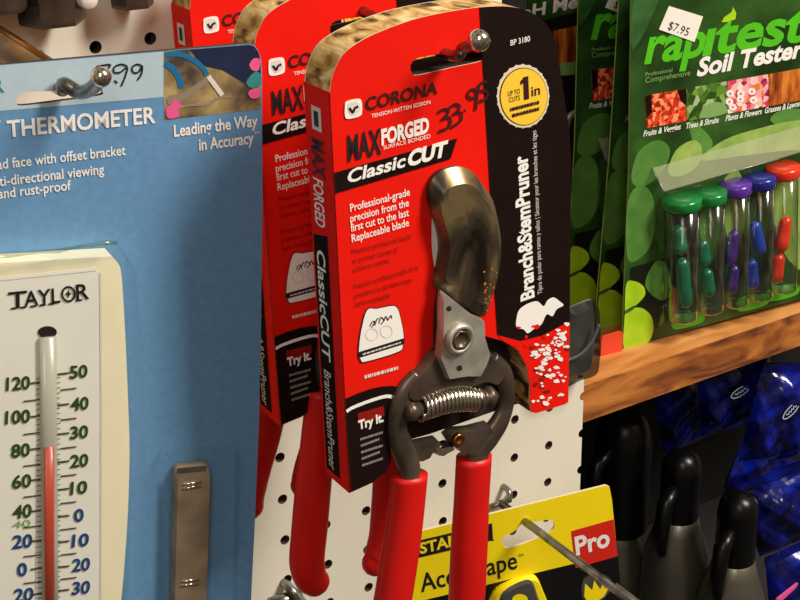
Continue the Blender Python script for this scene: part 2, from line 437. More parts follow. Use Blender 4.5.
mb.build('backing_card', tm)
# the thermometer body
ZB = .010
mb = MB()
body = L(smooth([(118, 263), (121.5, 275), (125, 330), (128, 400), (129.5, 450), (128, 510), (124, 570), (120, 612)], 4, False) + [(116, 650), (-60, 670), (-60, 266.5), (112, 256.5)], ZB)
mb.prism(body, .0005, ZB, 'cream', 'cream')
face = L([(96, 269.5), (100, 273), (101, 400), (100.5, 640), (-50, 660), (-50, 285)], ZB)
mb.flat(face, ZB + .0002, 'face_grey')
mb.ribbon(L([(-50, 284), (96, 268.8)], ZB), .0012, ZB + .0004, 'white')
mb.ribbon(L([(100, 272), (101, 400), (100.5, 640)], ZB), .0007, ZB + .0004, 'pale')
zp = ZB + .0006
class PZ(Panel):
    def __init__(s, p, dz): s.M = p.M; s.I = p.I; s.dz = dz
    def at(s, px, py, z=None): return Panel.at(s, px, py, s.dz if z is None else z)
    def L(s, pts, z=None): return [s.at(x, y) for x, y in pts]
PT = PZ(PB, ZB)
PT.text(mb, 'T', (8, 308), (27, 306), 16, 'ink', zp, .012); PT.text(mb, 'AYL', (24, 306.2), (60, 302), 15, 'ink', zp, .012)
PT.text(mb, 'R', (76, 299.8), (89, 298), 15.5, 'ink', zp, .012)
for a, b, c in ((8, 310, 22), (24, 307.5, 33), (35, 305.5, 44), (77, 300.5, 89)): pass
for x, y in ((13, 308.3), (22, 307.3), (32, 306.2), (41.5, 305), (50.5, 303.8), (78, 300.2)):
    mb.flat(PT.L([(x - 2.5, y + .6), (x + 4, y - .1), (x + 4, y - 1.8), (x - 2.5, y - 1.1)]), zp, 'ink')
ro = PT.L(ell(68, 293.5, 7.2, 8.2, 24)); ri = PT.L(ell(68, 293.5, 5.2, 6.2, 24)); mb.flat(ro, zp, 'ink', [ri])
mb.flat(PT.L([(68, 288.5), (69, 292), (71.5, 293), (69, 294.5), (68, 298), (67, 294.5), (64.5, 293.5), (67, 292)]), zp, 'ink')
mb.flat(PT.L(ell(47, 331.5, 9.5, 6, 20)), zp, 'ink')
# groove behind the tube
mb.flat(PT.L([(38, 375), (57, 373), (57.5, 640), (35, 642)]), zp - .0001, 'pale')
for lab, x, y, w, c in (('120', 17.5, 383, 24, 'green_ink'), ('100', 17, 416.5, 25, 'green_ink'), ('80', 20, 450, 19, 'green_ink'), ('60', 21, 481, 19, 'green_ink'),
                        ('40', 21.5, 511, 19, 'green_ink'), ('20', 21.5, 541, 20, 'blue_ink'), ('0', 22, 569, 10, 'blue_ink'), ('20', 22.5, 594.5, 20, 'blue_ink')):
    PT.text(mb, lab, (x - w / 2, y + 7), (x + w / 2, y + 5), 12.5, c, zp, .03)
for lab, x, y, w, c in (('50', 78, 371, 18, 'green_ink'), ('40', 79, 403, 18, 'green_ink'), ('30', 78.5, 431.5, 18, 'green_ink'), ('20', 78.5, 460, 18, 'green_ink'), ('10', 78, 487, 17, 'green_ink'),
                        ('0', 78.5, 514.5, 10, 'blue_ink'), ('10', 79.5, 539.5, 17, 'blue_ink'), ('20', 80, 564, 18, 'blue_ink'), ('30', 80, 587, 18, 'blue_ink')):
    PT.text(mb, lab, (x - w / 2, y + 7), (x + w / 2, y + 5.2), 12, c, zp, .03)
fy = [383, 416.5, 449, 480, 511, 541, 569, 594.5]; cy = [373, 404, 433, 461, 488.5, 515.5, 541, 566, 589.5]
def tickmark(x0, x1, y, w=1.5): PT.ink(mb, [(x0, y + .06 * (x1 - x0)), (x1, y - .06 * (x1 - x0))], w, 'tick', zp, 1)
for i, y in enumerate(fy):
    tickmark(30, 42, y - 1, 2); 
    if i: tickmark(23, 41, (y + fy[i - 1]) / 2, 1.6)
for i, y in enumerate(cy):
    tickmark(57, 69, y, 2)
    if i: tickmark(60, 76, (y + cy[i - 1]) / 2, 1.6)
for i in range(46): 
    y = 378 + i * 5.1; tickmark(36, 41.5, y, .8); tickmark(56.5, 60, y - 1, .8)
PT.text(mb, '40', (12, 528), (30, 525.5), 7, 'soft_green', zp, .0)
b_ = mb.build('thermometer_body', tm)
mb = MB(); ctr = [PT.at(x, y) for x, y in ((47, 336), (48, 440), (49, 540), (50, 650))]
mb.tube([(x, y, ZB + .0010) for x, y in ctr], .0032, 'tube_grey', 14, .5); mb.build('glass_tube', tm)
mb = MB(); ctr = [PT.at(x, y, ZB + .0025) for x, y in ((49, 447), (49.3, 540), (50.3, 650))]
mb.tube([(x, y, ZB + .0026) for x, y in ctr], .0019, 'red_liquid', 12, .35); mb.build('red_column', tm)
# blister shell over the thermometer
def shell(mb, outer, z0, z1, inset, m):
    cx = sum(p[0] for p in outer) / len(outer); cy_ = sum(p[1] for p in outer) / len(outer)
    inn = [(cx + (x - cx) * inset, cy_ + (y - cy_) * inset) for x, y in outer]; n = len(outer)
    mb.flat(inn, z1, m); vs = [(x, y, z0) for x, y in outer] + [(x, y, z1) for x, y in inn]
    fs = [[i, (i + 1) % n, (i + 1) % n + n, i + n] for i in range(n)]
    mb.add(vs, fs if area(outer) > 0 else [f[::-1] for f in fs], m, True)
mb = MB(); bl = PB.L([(-58, 262), (-30, 258), (110, 242), (118, 245), (124, 256), (131, 330), (135, 450), (131, 560), (126, 650), (-58, 668)])
shell(mb, bl, .0003, .0155, .985, 'blister')
rid = PB.L([(-20, 258), (10, 255.5), (40, 253), (58, 251), (80, 247), (105, 243.5), (117, 242.5)], .0157)
mb.tube([(x, y + random.uniform(-.0003, .0003), .0150) for x, y in rid], [.0006, .0009, .0005, .0009, .0006, .0010, .0008], 'blister_haze', 8)
mb.build('blister', tm)
# steel bracket under its own small blister
mb = MB(); bp_ = PB.L([(174, 476), (175, 468), (178, 465.5), (205, 462.5), (208, 464), (208.5, 472), (206, 560), (203, 640), (170, 645), (172, 560)], .003)
mb.dome(bp_, .001, .0065, 'bracket', .93)
for a, b, c, d in ((183, 483.5, 201, 481), (181.5, 580.5, 199, 578.5)):
    for e_ in (1, 5): mb.tube([(*PB.at(a, b + e_, .0066), .0066), (*PB.at(c, d + e_, .0066), .0066)], .0006, 'steel_bright', 8)
mb.flat(PB.L([(177, 468.5), (206.5, 465.5), (206.5, 471), (177, 474)], .0066), .0066, 'steel_bright'); mb.build('bracket', tm)
mb = MB(); shell(mb, PB.L(smooth([(160, 640), (160, 462), (166, 452), (180, 448), (222, 444), (232, 448), (235, 460), (231, 640)], 4, False)), .0003, .0085, .93, 'blister'); mb.build('bracket_blister', tm)

# peg hook of the thermometer
def peg_hook(name, pts, r, label, m='steel_hook', tip=0.):
    t = thing(name, label, 'hook', Matrix.Translation(pts[0])); mb = MB(); o0 = Vector(pts[0])
    P = smooth([tuple(Vector(p) - o0) for p in pts], 8, False); mb.tube(P, r, m, 14); mb.build('rod', t)
    mb = MB(); q = Vector(pts[-1]) - o0; mb.ball(q, tip or r * 1.25, 'steel_bright', 18); mb.build('tip', t)
    p = Vector(pts[0]) - o0; mb = MB(); mb.box((p.x - .006, -.0035, p.z - .012), (p.x + .006, -.0004, p.z + .012), m); mb.build('base_plate', t)
    return t
def world(P, px, py, z=0.): x, y = P.at(px, py, z); return P.M @ Vector((x, y, z))
a = world(PB, 60, 80, .0); b = world(PB, 80, 93, .010); c = world(PB, 101, 77, .022)
a2 = world(PB, 56, 86, -.004)
peg_hook('peg_hook', [(a2.x, -.0005, a2.z + .004), (a2.x, -.03, a2.z + .004), (a2.x, a2.y - .0, a2.z), world(PB, 64, 84, .004), world(PB, 79, 92, .0085), world(PB, 92, 88, .016), c], .0026,
         'steel peg hook with upturned tip through the blue card', tip=.0037)

# ------------------------------------------------------------------ boxed pruners
BO = Vector((-.0494, -.16, .1304))
class BoxP(Panel):
    def __init__(s, o):
        Rb = Matrix(((1, 0, 0), (0, 1, 0), (0, 0, 1)))
        rv = Vector((-.0275, -.0084, -.0278)); Rb = Matrix.Rotation(rv.length, 4, rv.normalized())
        s.M = Matrix.Translation(o) @ Rb @ Matrix.Rotation(math.pi / 2, 4, 'X'); s.I = s.M.inverted()
P1 = BoxP(BO); P2 = BoxP(BO + Vector((.0015, .0604, .002))); P3 = BoxP(BO + Vector((.003, .1208, .0065)))
BD = .0195
bx = thing('boxed_pruner', 'frontmost red and black carton holding a red-handled pruner, priced 33.95', 'pruner', P1.M, 'boxed pruners hanging on one hook')
L = P1.L
crown = smooth([(330, 92.5), (331.7, 80), (336, 67), (345, 52.5), (361.7, 40.5), (380, 31.7), (400, 24), (421, 17.5), (450, 11.5), (480, 7.2), (509, 6.5), (529, 11.5), (544, 22), (553, 36), (558, 56)], 4, False)
front_px = crown + [(563, 90), (569, 130), (571, 160), (570, 240), (569.5, 320), (568, 402), (565, 404), (536, 413), (531, 412), (529.5, 400), (530, 384), (526, 365), (518, 350), (503, 341), (485, 336),
                    (476, 340), (462, 330), (448, 340), (436, 349), (420, 367), (405, 383), (394, 402), (389, 421), (388.5, 446), (391, 460), (385, 474), (372, 483), (350, 493)]
fo = L(front_px)
slot1 = L(smooth([(410.5, 68), (412, 62.5), (420, 57.5), (450, 52.5), (483, 47.5), (486.5, 52), (484, 60), (450, 68), (418, 75), (412, 73)], 4))
mb = MB()
mb.prism(fo, -.0007, 0, 'red', 'paper', 'kraft_dark', [slot1])
mb.prism(fo, -BD + .0007, -.0007, 'kraft', 'kraft', 'kraft', [slot1], hm='liner')
mb.prism(fo, -BD, -BD + .0007, 'kraft_dark', 'paper', 'red', [slot1])
# rear liner coloured dark for the shade in the cut-out beside the jaws
mb.prism(L([(485, 337), (503, 342), (518, 351), (526, 366), (530, 385), (529, 402), (512, 405), (478, 417), (430, 434), (404, 441), (392, 430), (394, 402), (405, 383), (420, 367), (448, 352)], -.012), -BD + .001, -.012, 'liner')
# left side panel with its printing (depth -BD..0 at x = left edge)
pA = P1.at(350, 493); pB_ = P1.at(330, 92.5)
def side(t, d, off=.0004):    # t along the edge from the bottom, d depth fraction
    return (pA[0] + (pB_[0] - pA[0]) * t - off, pA[1] + (pB_[1] - pA[1]) * t, -BD * d)
mb.add([side(0, 0), side(0, 1), side(1, 1), side(1, 0), side(0, 0, 0), side(0, 1, 0), side(1, 1, 0), side(1, 0, 0)], [(0, 3, 2, 1), (4, 5, 6, 7), (3, 7, 6, 2), (0, 1, 5, 4)], 'red')
mb.add([side(0.02, .35, .0005), side(0.02, .93, .0005), side(.64, .93, .0005), side(.655, .35, .0005)], [(0, 3, 2, 1)], 'carton_black')
def side_text(txt, t0, t1, d0, d1, m, bold=.0, sh=0.):
    vs, fs = glyphs(txt, bold); x0 = min(v[0] for v in vs); x1 = max(v[0] for v in vs)
    out = []
    for x, y, _ in vs:
        k = (x - x0) / (x1 - x0); out.append(side(t0 + (t1 - t0) * k, d0 + (d1 - d0) * y / CAPH - 0, .0008))
    mb.add(out, fs, m)
side_text('ClassicCUT', .61, .33, .80, .48, 'white', .02)
side_text('Branch&StemPruner', .30, .03, .78, .5, 'pale', .01)
side_text('MAX', .88, .79, .78, .3, 'maroon', .02); side_text('FORGED', .785, .67, .78, .4, 'white', .02)
ic = [side(.955, .35, .0006), side(.955, .72, .0006), side(.90, .72, .0006), side(.90, .35, .0006)]; mb.add(ic, [(0, 1, 2, 3)], 'pale')
ic = [side(.945, .45, .0008), side(.945, .62, .0008), side(.91, .62, .0008), side(.91, .45, .0008)]; mb.add(ic, [(0, 1, 2, 3)], 'ink')
# --- front printing
z1 = .0002; z2 = .0004; z3 = .0006
blk = [p for p in crown if p[0] > 480]
mb.flat(L([(479, 7.3)] + blk + [(563, 90), (569, 130), (571, 160), (570, 240), (569.5, 322), (560, 326), (545, 335), (520, 341), (497, 335), (494, 290), (490, 200), (485, 110)]), z1, 'carton_black', [[p for p in []]] if 0 else [])
# (the slot cuts a little into the strip's edge)
mb.flat(L(ell(522.5, 96, 26, 31.5, 40)), z2, 'paper')
sc = []
for k in range(96):
    a = 2 * math.pi * k / 96; r = 1 + .03 * math.cos(a * 24); sc.append((522.5 + 26 * r * math.cos(a), 96 + 31.5 * r * math.sin(a)))
mb.flat(L(sc), z2 - .0001, 'pale'); mb.flat(L(ell(522.8, 96.3, 24, 29, 40)), z2 + .0001, 'maroon'); mb.flat(L(ell(523, 96.3, 23.2, 28.2, 40)), z2 + .0002, 'yellow')
zz = z2 + .0004
P1.text(mb, 'UP TO', (507, 96), (519, 92.8), 5, 'maroon', zz, .0); P1.text(mb, 'CUTS', (508, 102), (519, 99.5), 5, 'maroon', zz)
P1.text(mb, '1', (523, 99.6), (528, 98.3), 23, 'maroon', zz, .0); mb.flat(L([(523.5, 76.8), (523.5, 81.5), (519.5, 84.5), (519.3, 80.5)]), zz, 'maroon'); P1.text(mb, 'in', (530.5, 96), (539, 93.8), 10, 'maroon', zz, .01)
P1.micro(mb, (509, 111), (538, 103.5), 3.4, 'maroon', zz, 1); P1.micro(mb, (511, 117), (538, 110), 3.4, 'maroon', zz, 2)
P1.text(mb, 'BP 3180', (510, 45.5), (529.5, 41), 5.5, 'white', z2, .01)
P1.text(mb, 'Branch&StemPruner', (533.5, 297), (526.5, 154), 13, 'white', z2, .035, vert='up')
P1.text(mb, 'Tijera de podar para ramas y tallos | Sécateur pour les branches et les tiges', (541.5, 293), (535.5, 130), 4.3, 'pale', z2, vert='up')
# corner logo, brand line
mb.flat(L(smooth([(344.5, 105), (346, 101), (357, 98.5), (361, 101), (361.5, 112), (359, 116), (348, 118.7), (344.5, 116)], 4)), z2, 'white')
mb.flat(L(smooth([(347, 104), (357, 102), (359, 111), (350, 115)], 3)), z2 + .0001, 'pale')
P1.ink(mb, [(348.5, 107.5), (352, 112), (354, 108), (357.5, 106)], 2.4, 'ink', z3)
P1.text(mb, 'CORONA', (365, 110.5), (437, 93), 12.5, 'maroon', z2, .025, .12)
P1.text(mb, 'TENSION-WITTEN SESSION', (371, 118), (430, 103.5), 4, 'white', z2)
P1.text(mb, 'MAX', (347.5, 161), (381, 153), 25, 'ink', z2, .025, .05)
P1.text(mb, 'FORGED', (381, 144.5), (428.5, 131.5), 14.5, 'white', z2, .045, .08)
P1.text(mb, 'SURFACE BONDED', (383, 149.5), (430, 137.5), 4, 'white', z2)
mb.flat(L([(333.7, 172.5), (456.7, 138), (450, 158.6), (335, 193)]), z2, 'carton_black')
P1.text(mb, 'Classic', (346, 183), (404, 166), 12.5, 'white', z3, .025, .28); P1.text(mb, 'CUT', (406, 166), (445, 155), 14, 'white', z3, .05, .28)
for i, (s_, a, b) in enumerate((('Professional-grade', (350, 211.5), (409.5, 195)), ('precision from the', (350, 222), (408.5, 205.7)), ('first cut to the last', (350.5, 231.5), (408.5, 215.5)), ('Replaceable blade', (351.5, 242), (408.5, 225.5)))):
    P1.text(mb, s_, a, b, 7.6, 'white', z2, .012)
for s_, a, b in (('Precisión profesional desde', (352, 254), (411, 238)), ('el primer corte al', (352.5, 263), (397, 251.5)), ('último corte', (353, 272), (389, 262)), ('Précision professionnelle de la', (354, 289), (418, 269)), ('première à la dernière coupe', (354.5, 298), (412, 281)), ('Lame remplaçable', (355, 306.5), (390, 297))):
    P1.text(mb, s_, a, b, 5.4, 'deep_red', z2, .0)
# white badge with a plant doodle
bd = [(366, 309), (376, 307.5), (392, 304.5), (397, 307), (400, 315), (403.5, 333), (403, 345), (398, 352), (365, 362), (359.5, 360), (357.5, 352), (360, 330)]
mb.flat(L(smooth(bd, 4)), z2, 'ink'); cxb, cyb = 380, 334
mb.flat(L(smooth([(cxb + (x - cxb) * .965, cyb + (y - cyb) * .965) for x, y in bd], 4)), z2 + .0001, 'white')
mb.flat(L([(358, 351.5), (403.8, 337.5), (403.4, 343.5), (358.2, 357.5)]), z3, 'ink')
P1.micro(mb, (362, 354.5), (400, 342.5), 1.5, 'pale', z3 + .0001, 33)
for cx_, cy_ in ((371, 334), (385.5, 331)): P1.ink(mb, [(cx_ + 6 * math.cos(t), cy_ + 6 * math.sin(t)) for t in [k * .5236 for k in range(13)]], .9, 'pale', z3)
for st in ([(369, 326), (371, 322), (374, 321), (371, 327)], [(374, 325), (376, 319), (378, 318)], [(378, 323), (380, 317), (383, 320), (380, 324)], [(383, 321), (385, 316), (387, 320)], [(387, 320), (390, 315), (391, 318)]):
    P1.ink(mb, st, 1.1, 'ink', z3)
P1.micro(mb, (364, 378.5), (398, 369), 3.2, 'pale', z2, 40)
# black try-it corner
mb.flat(L([(344.8, 398.5), (357, 393), (370, 388.5), (382, 386), (392, 385.5), (401, 388), (396, 400), (390.5, 420), (390, 446), (391, 459), (385, 473), (372, 482), (350.5, 491.5), (349, 470)]), z2, 'carton_black')
P1.ink(mb, [(345.8, 411), (352, 407), (370, 400), (384, 396), (391, 396.5), (396, 402)], 3.2, 'white', z3)
mb.flat(L([(357, 413), (383, 405.5), (384, 415), (358, 424)]), z2 + .0001, 'deep_red')
P1.text(mb, 'Try It.', (358, 429), (383, 420.5), 8.5, 'white', z3, .04)
for i in range(5): P1.micro(mb, (359.5 + i * .5, 440 + i * 6.5), (382 - (i % 2) * 3, 433 + i * 6.5), 2.4, 'mid_grey', z3, 50 + i)
# torn white-red leaf picture
mb.flat(L([(497, 334.5), (520, 341), (545, 334), (560, 326), (569.5, 321), (568, 402), (565, 404), (536, 413), (531, 412), (529.5, 400), (530, 384), (526, 365), (518, 350), (503, 341)]), z1, 'red')
mb.flat(L(smooth([(516, 318), (519, 309), (528, 303), (537, 301), (543, 306), (547, 300), (553, 297), (559, 301), (563, 305), (556, 309), (552, 316), (546, 314), (541, 324), (533, 329), (527, 333), (523, 329), (516, 327)], 3)), z2, 'white')
rn = random.Random(5)
for k in range(120):
    cx_, cy_ = rn.uniform(531, 567), rn.uniform(322, 404)
    if cy_ < 342 and cx_ < 546: continue
    if k % 3 == 0: cx_, cy_ = 540 + (k % 40) * .68 + rn.uniform(-4, 2), 372 - (k % 40) * 1.15 + rn.uniform(-5, 8); cx_ = min(cx_, 567)
    rr = rn.uniform(.8, 2.9); a0 = rn.uniform(0, 3.1)
    mb.flat(L([(cx_ + rr * rn.uniform(.7, 1.5) * math.cos(a0 + t) * 1.2, cy_ + rr * rn.uniform(.5, 1.1) * math.sin(a0 + t)) for t in (0, 1.1, 2.2, 3.3, 4.4, 5.4)][::-1]), z2 + .00002 * (k % 9), 'white' if k % 5 else 'deep_red')
for k in range(16):
    cx_, cy_ = rn.uniform(508, 566), rn.uniform(322, 346); mb.flat(L(ell(cx_, cy_, rn.uniform(1, 3), rn.uniform(.8, 2.4), 7, rn.uniform(0, 3))), z2 + .00001 * k, 'red')
# price in marker
for st in ([(437, 112), (443, 109), (448, 110), (445, 116), (441, 119), (448, 117), (450, 122), (446, 128), (438, 131)],
           [(448, 108), (454, 104), (459, 106), (456, 112), (452, 114), (459, 112), (461, 118), (457, 123), (450, 127)],
           [(463, 111), (465, 110)],
           [(476, 90), (471, 89), (467, 94), (470, 98), (475, 96), (477, 89), (476, 100), (475, 110)],
           [(486, 81), (479, 84), (478, 91), (483, 90), (487, 94), (484, 99), (478, 101)]):
    P1.ink(mb, st, 2.4, 'maroon', z3)
mb.build('carton', bx)
# --- the pruner itself
ZP = .0035
mb = MB()
blade = smooth([(431, 190), (435, 178), (446, 170), (462, 167.3), (475, 173.6), (485, 187), (494, 200.6), (500.5, 227), (502.5, 248), (500.5, 271.5), (494, 295), (487, 316), (474, 314), (462, 307), (448, 297), (437, 287),
                (439, 268), (441.5, 251), (440, 234), (434, 214), (430.7, 200)], 4)
mb.dome(L(blade, ZP), .0005, ZP + .003, 'steel_blade', .8); rn = random.Random(9)
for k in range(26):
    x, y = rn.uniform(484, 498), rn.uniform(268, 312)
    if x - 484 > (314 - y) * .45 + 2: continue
    mb.flat(L(ell(x, y, rn.uniform(.5, 1.7), rn.uniform(.5, 1.3), 6, rn.uniform(0, 3)), ZP + .003), ZP + .00305 + k * .000003, 'rust')  # orange reflected light painted along the blade's lower right edge
mb.build('blade', bx)
mb = MB()   # pale die-cut edge along the concave side of the blade
mb.flat(L(smooth([(431.5, 214), (436, 226), (440, 238), (441, 252), (438, 266), (434, 268), (431, 250), (430.5, 230)], 3)), .0008, 'pale'); 
mb.flat(L(smooth([(437, 284), (444, 294), (442, 320), (441, 340), (439, 357), (433, 352), (432, 330), (433, 305)], 3)), .0010, 'steel_dark'); mb.build('lower_jaw', bx)
mb = MB()
plate = L([(442.5, 291), (455, 301), (472.5, 315), (484, 320), (484.5, 336), (490, 355), (486, 366), (480, 377), (466, 377), (447.5, 380), (443, 369), (438.5, 358), (441, 330), (441, 305)], .006)
mb.dome(plate, .003, .0072, 'steel_plate', .95)
for x, y, r in ((449, 308.5, 2.6), (459.5, 368, 2.8)): mb.flat(L(ell(x, y, r, r, 14), .0073), .0074, 'hole_dark')
mb.build('hook_plate', bx)
mb = MB(); c_ = P1.at(461, 339.5, .009)
mb.lathe((c_[0], c_[1], .0072), (0, 0, 1), [(.0064, 0), (.0066, .0012), (.0058, .0024), (.0046, .0026), (.0043, .0014)], 'steel_plate', 28)
mb.lathe((c_[0], c_[1], .0086), (0, 0, 1), [(.0043, 0), (.0043, .0012), (.0034, .0012), (.0032, .0004)], 'steel_dark', 6); mb.build('pivot_bolt', bx)
# forged arms: body and two bows
def sweep(mb, px, rads, z, m, flat=.7, seg=14):
    pts = smooth([(*P1.at(x, y, z), z) for x, y in px], 5, False)
    rr = [rads[min(int(i / 5), len(rads) - 1)] * (1 - (i % 5) / 5) + rads[min(int(i / 5) + 1, len(rads) - 1)] * ((i % 5) / 5) for i in range(len(pts))]
    mb.tube(pts, rr, m, seg, flat, up=(0, 0, 1))
mb = MB()
bodyp = smooth([(436, 350), (446, 362), (470, 372), (488, 352), (500, 360), (507, 374), (500, 384), (488, 381), (466, 388), (440, 391), (424, 397), (410, 402), (402, 396), (408, 382), (421, 368)], 4)
mb.dome(L(bodyp, .003), -.002, .0045, 'steel_dark', .9)
sweep(mb, [(418, 376), (406, 390), (399, 406), (397, 424), (400, 440), (406, 455), (410, 470), (410, 482)], [.0042, .0046, .0044, .0042, .0046, .0050, .0046, .0044], .001, 'steel_dark')
mb.build('left_arm'.replace('left_', 'handle_') if 0 else 'arm', bx)
mb = MB()
sweep(mb, [(490, 360), (502, 372), (507, 390), (505, 408), (498, 424), (488, 438), (478, 452), (475, 470)], [.0040, .0042, .0038, .0038, .0046, .0052, .0050, .0046], .001, 'steel_dark')
mb.build('arm', bx)
mb = MB()   # spring with its two seats
a_ = Vector((*P1.at(411, 411, .004), .004)); b2 = Vector((*P1.at(489, 397, .004), .004)); ax = (b2 - a_); ln = ax.length; ax.normalize(); nz = Vector((0, 0, 1)); sd = ax.cross(nz)
T = 15; hp = []
for i in range(T * 14 + 1):
    t = i / (T * 14); w = 2 * math.pi * T * t; r = .0044 + .0005 * math.sin(math.pi * t); bow = sd * (-.0022 * math.sin(math.pi * t))
    hp.append(a_ + ax * ln * (.10 + .74 * t) + bow + (nz * math.cos(w) + sd * math.sin(w)) * r)
mb.tube(hp, .00085, 'steel_bright', 7); mb.build('spring', bx)
mb = MB(); mb.lathe(a_ - ax * .003, ax, [(.0022, 0), (.0040, .001), (.0040, .004), (.0035, .0046), (.0030, ln * .9), (.0046, ln * .92), (.0046, ln * .97), (.0036, ln * .98), (.0036, ln + .001), (.0048, ln + .0015), (.0048, ln + .0035), (.001, ln + .0075)], 'steel_dark', 18); mb.build('spring_seat', bx)
mb = MB()   # lock: two lugs, catch and rivet
mb.dome(L([(404, 441), (412, 443), (436, 438), (442, 444), (432, 450), (428, 457), (419, 461), (410, 458)], .001), -.002, .003, 'steel_dark', .9)
mb.dome(L([(446, 436), (453, 430.5), (470, 429), (489, 424), (494, 432), (488, 448), (487, 458), (460, 452), (452, 446)], .002), -.002, .004, 'steel_dark', .92)
mb.build('lock_lug', bx)
mb = MB(); mb.dome(L([(432, 449), (438, 445), (449, 443), (454, 447), (446, 451), (440, 455), (434, 454)], .002), -.001, .0045, 'steel_bright', .8)
c_ = P1.at(460, 440.5, .006); mb.lathe((c_[0], c_[1], .004), (0, 0, 1), [(.0028, 0), (.0028, .0014), (.0020, .0022), (.0014, .0012)], 'brass', 18); mb.build('catch', bx)
def handle(P_, px, rads):
    mb = MB(); z = -.001
    pts = [(*P_.at(x, y, z), z) for x, y in px]
    P = smooth(pts, 6, False); n = len(P); rr = []
    for i in range(n):
        k = i / (n - 1) * (len(rads) - 1); j = min(int(k), len(rads) - 2); f = k - j; rr.append(rads[j] * (1 - f) + rads[j + 1] * f)
    e = Vector(P[-1]); t = (Vector(P[-1]) - Vector(P[-3])).normalized(); r0 = rr[-1]      # rounded end
    for q in (.35, .65, .87, 1.):
        P.append(tuple(e + t * r0 * q)); rr.append(r0 * math.sqrt(max(0, 1 - q * q)) + 1e-5)
    mb.tube(P, rr, 'handle_red', 20, .8, up=(0, 0, 1)); return mb
HR = [.0080, .0080, .0085, .0086, .0084, .0078, .0070]
handle(P1, [(409.5, 474), (405, 520), (396, 580), (389, 625), (388, 655), (396, 668)], HR).build('handle', bx)
handle(P1, [(474, 456), (471, 510), (468.5, 560), (466, 605), (460, 630), (450, 640)], HR).build('handle', bx)
b2_ = copy_tree(bx, P2.M, 'middle red pruner carton, shaded, directly behind the frontmost one'); b3_ = copy_tree(bx, P3.M, 'rearmost red pruner carton, its corner showing above the blue card')
def reshape(root, P_, paths):      # each pruner hangs open at its own angle
    for h, px in zip([c for c in root.children if c.name.startswith('handle')], paths):
        t_ = handle(P_, px, HR).build('handle', None); me = t_.data; bpy.data.objects.remove(t_); h.data = me
reshape(b2_, P2, [[(324, 390), (318, 440), (313, 490), (309.5, 530), (307, 560), (310, 576), (315, 582)], [(402, 390), (393, 440), (389, 500), (386, 535), (380, 555), (376, 562)]])
reshape(b3_, P3, [[(280, 350), (268, 420), (254, 470), (249, 495), (250, 506)], [(340, 360), (326, 420), (316, 450), (308, 474), (304, 484)]])
hz = world(P1, 443, 53.5, 0.)
tipq = world(P1, 479, 40.5, .018)
peg_hook('peg_hook', [(hz.x + .004, -.0005, hz.z + .0095), (hz.x + .003, -.08, hz.z + .005), (hz.x + .001, -.156, hz.z), tuple((Vector((hz.x, -.16, hz.z)) + tipq) / 2), tuple(tipq)], .0022, 'long steel peg hook with ball tip through the red cartons', tip=.0042)

# ------------------------------------------------------------------ tape measure card
ys = -.028
PY = Panel(on(527, 532, 1, ys), -17, 4)
ty = thing('carded_tape_measure', 'yellow and black card of a tape measure hanging below the pruner', 'tape measure', PY.M); L = PY.L
mb = MB()
oc = L([(404, 535.5), (606, 485.5), (609.5, 487), (612, 500), (617.5, 556), (621, 590), (624, 640), (402, 690)])
sl = L(smooth([(502, 542), (504, 536), (515, 531), (526, 519.5), (533, 522), (545, 520), (553, 521), (554, 528), (545, 535), (520, 545), (507, 548)], 4))
mb.prism(oc, -.0016, 0, 'tape_yellow', 'paper', 'paper', [sl])
mb.flat(L([(404, 605), (570, 564.5), (618, 555), (621, 590), (624, 640), (402, 690)]), .0001, 'tape_black')
mb.flat(L([(416, 541), (492, 523), (493, 540), (417, 558)]), .0002, 'ink')
PY.text(mb, 'STANLEY', (420, 553.5), (487, 537), 10.5, 'tape_yellow', .0004, .03)
PY.text(mb, '.', (492, 541), (494, 540.5), 10, 'ink', .0002)
PY.text(mb, 'AccuScape', (421, 592), (517.5, 568), 18, 'ink', .0002, .012)
PY.text(mb, 'TM', (518, 557.5), (523, 556.3), 3, 'ink', .0002)
mb.flat(L([(571, 531), (613.5, 519), (617.5, 556), (575.5, 568)]), .0002, 'pro_red')
PY.text(mb, 'Pro', (576, 555), (610, 545), 18, 'white', .0004, .03)
mb.flat(L(smooth([(583, 580), (590, 575), (603, 574), (612, 582), (606, 596), (590, 606), (582, 595)], 4)), .0002, 'tape_grey')
mb.flat(L([(585, 583), (592, 590), (594, 580), (600, 589), (604, 580), (604, 588), (610, 585), (604, 596), (590, 606), (584, 596)]), .0003, 'tape_yellow')
mb.build('backing_card', ty)
mb = MB(); mb.dome(L(smooth([(494, 594), (510, 583), (528, 577), (537, 578), (543, 590), (551, 612), (556, 640), (500, 655), (488, 620)], 4), .003), .0003, .005, 'tape_yellow', .93)
mb.dome(L(smooth([(501, 595), (514, 585), (527, 580), (533, 583), (537, 594), (543, 614), (545, 640), (506, 648), (498, 618)], 4), .005), .0045, .0062, 'tape_grey', .9)
mb.flat(L(ell(520, 600, 8, 6, 18), .0063), .0063, 'tape_yellow'); mb.build('tape_case', ty)
r0 = world(PY, 525, 521.5, 0.)
e0 = on(668, 615, 0, r0.x)
hk = thing('peg_hook', 'long straight wire hook projecting from the yellow card', 'hook', Matrix.Translation((r0.x, 0, r0.z)))
mb = MB(); mb.tube([(0, -.004, .0), (0, r0.y, 0), (.0, -.09, 0.), (.0, -.15, .0)], .0024, 'steel_hook', 12); mb.tube([(.0022, -.105, .0008), (.0022, -.15, .0008)], .0015, 'steel_hook', 12)
mb.build('rod', hk)
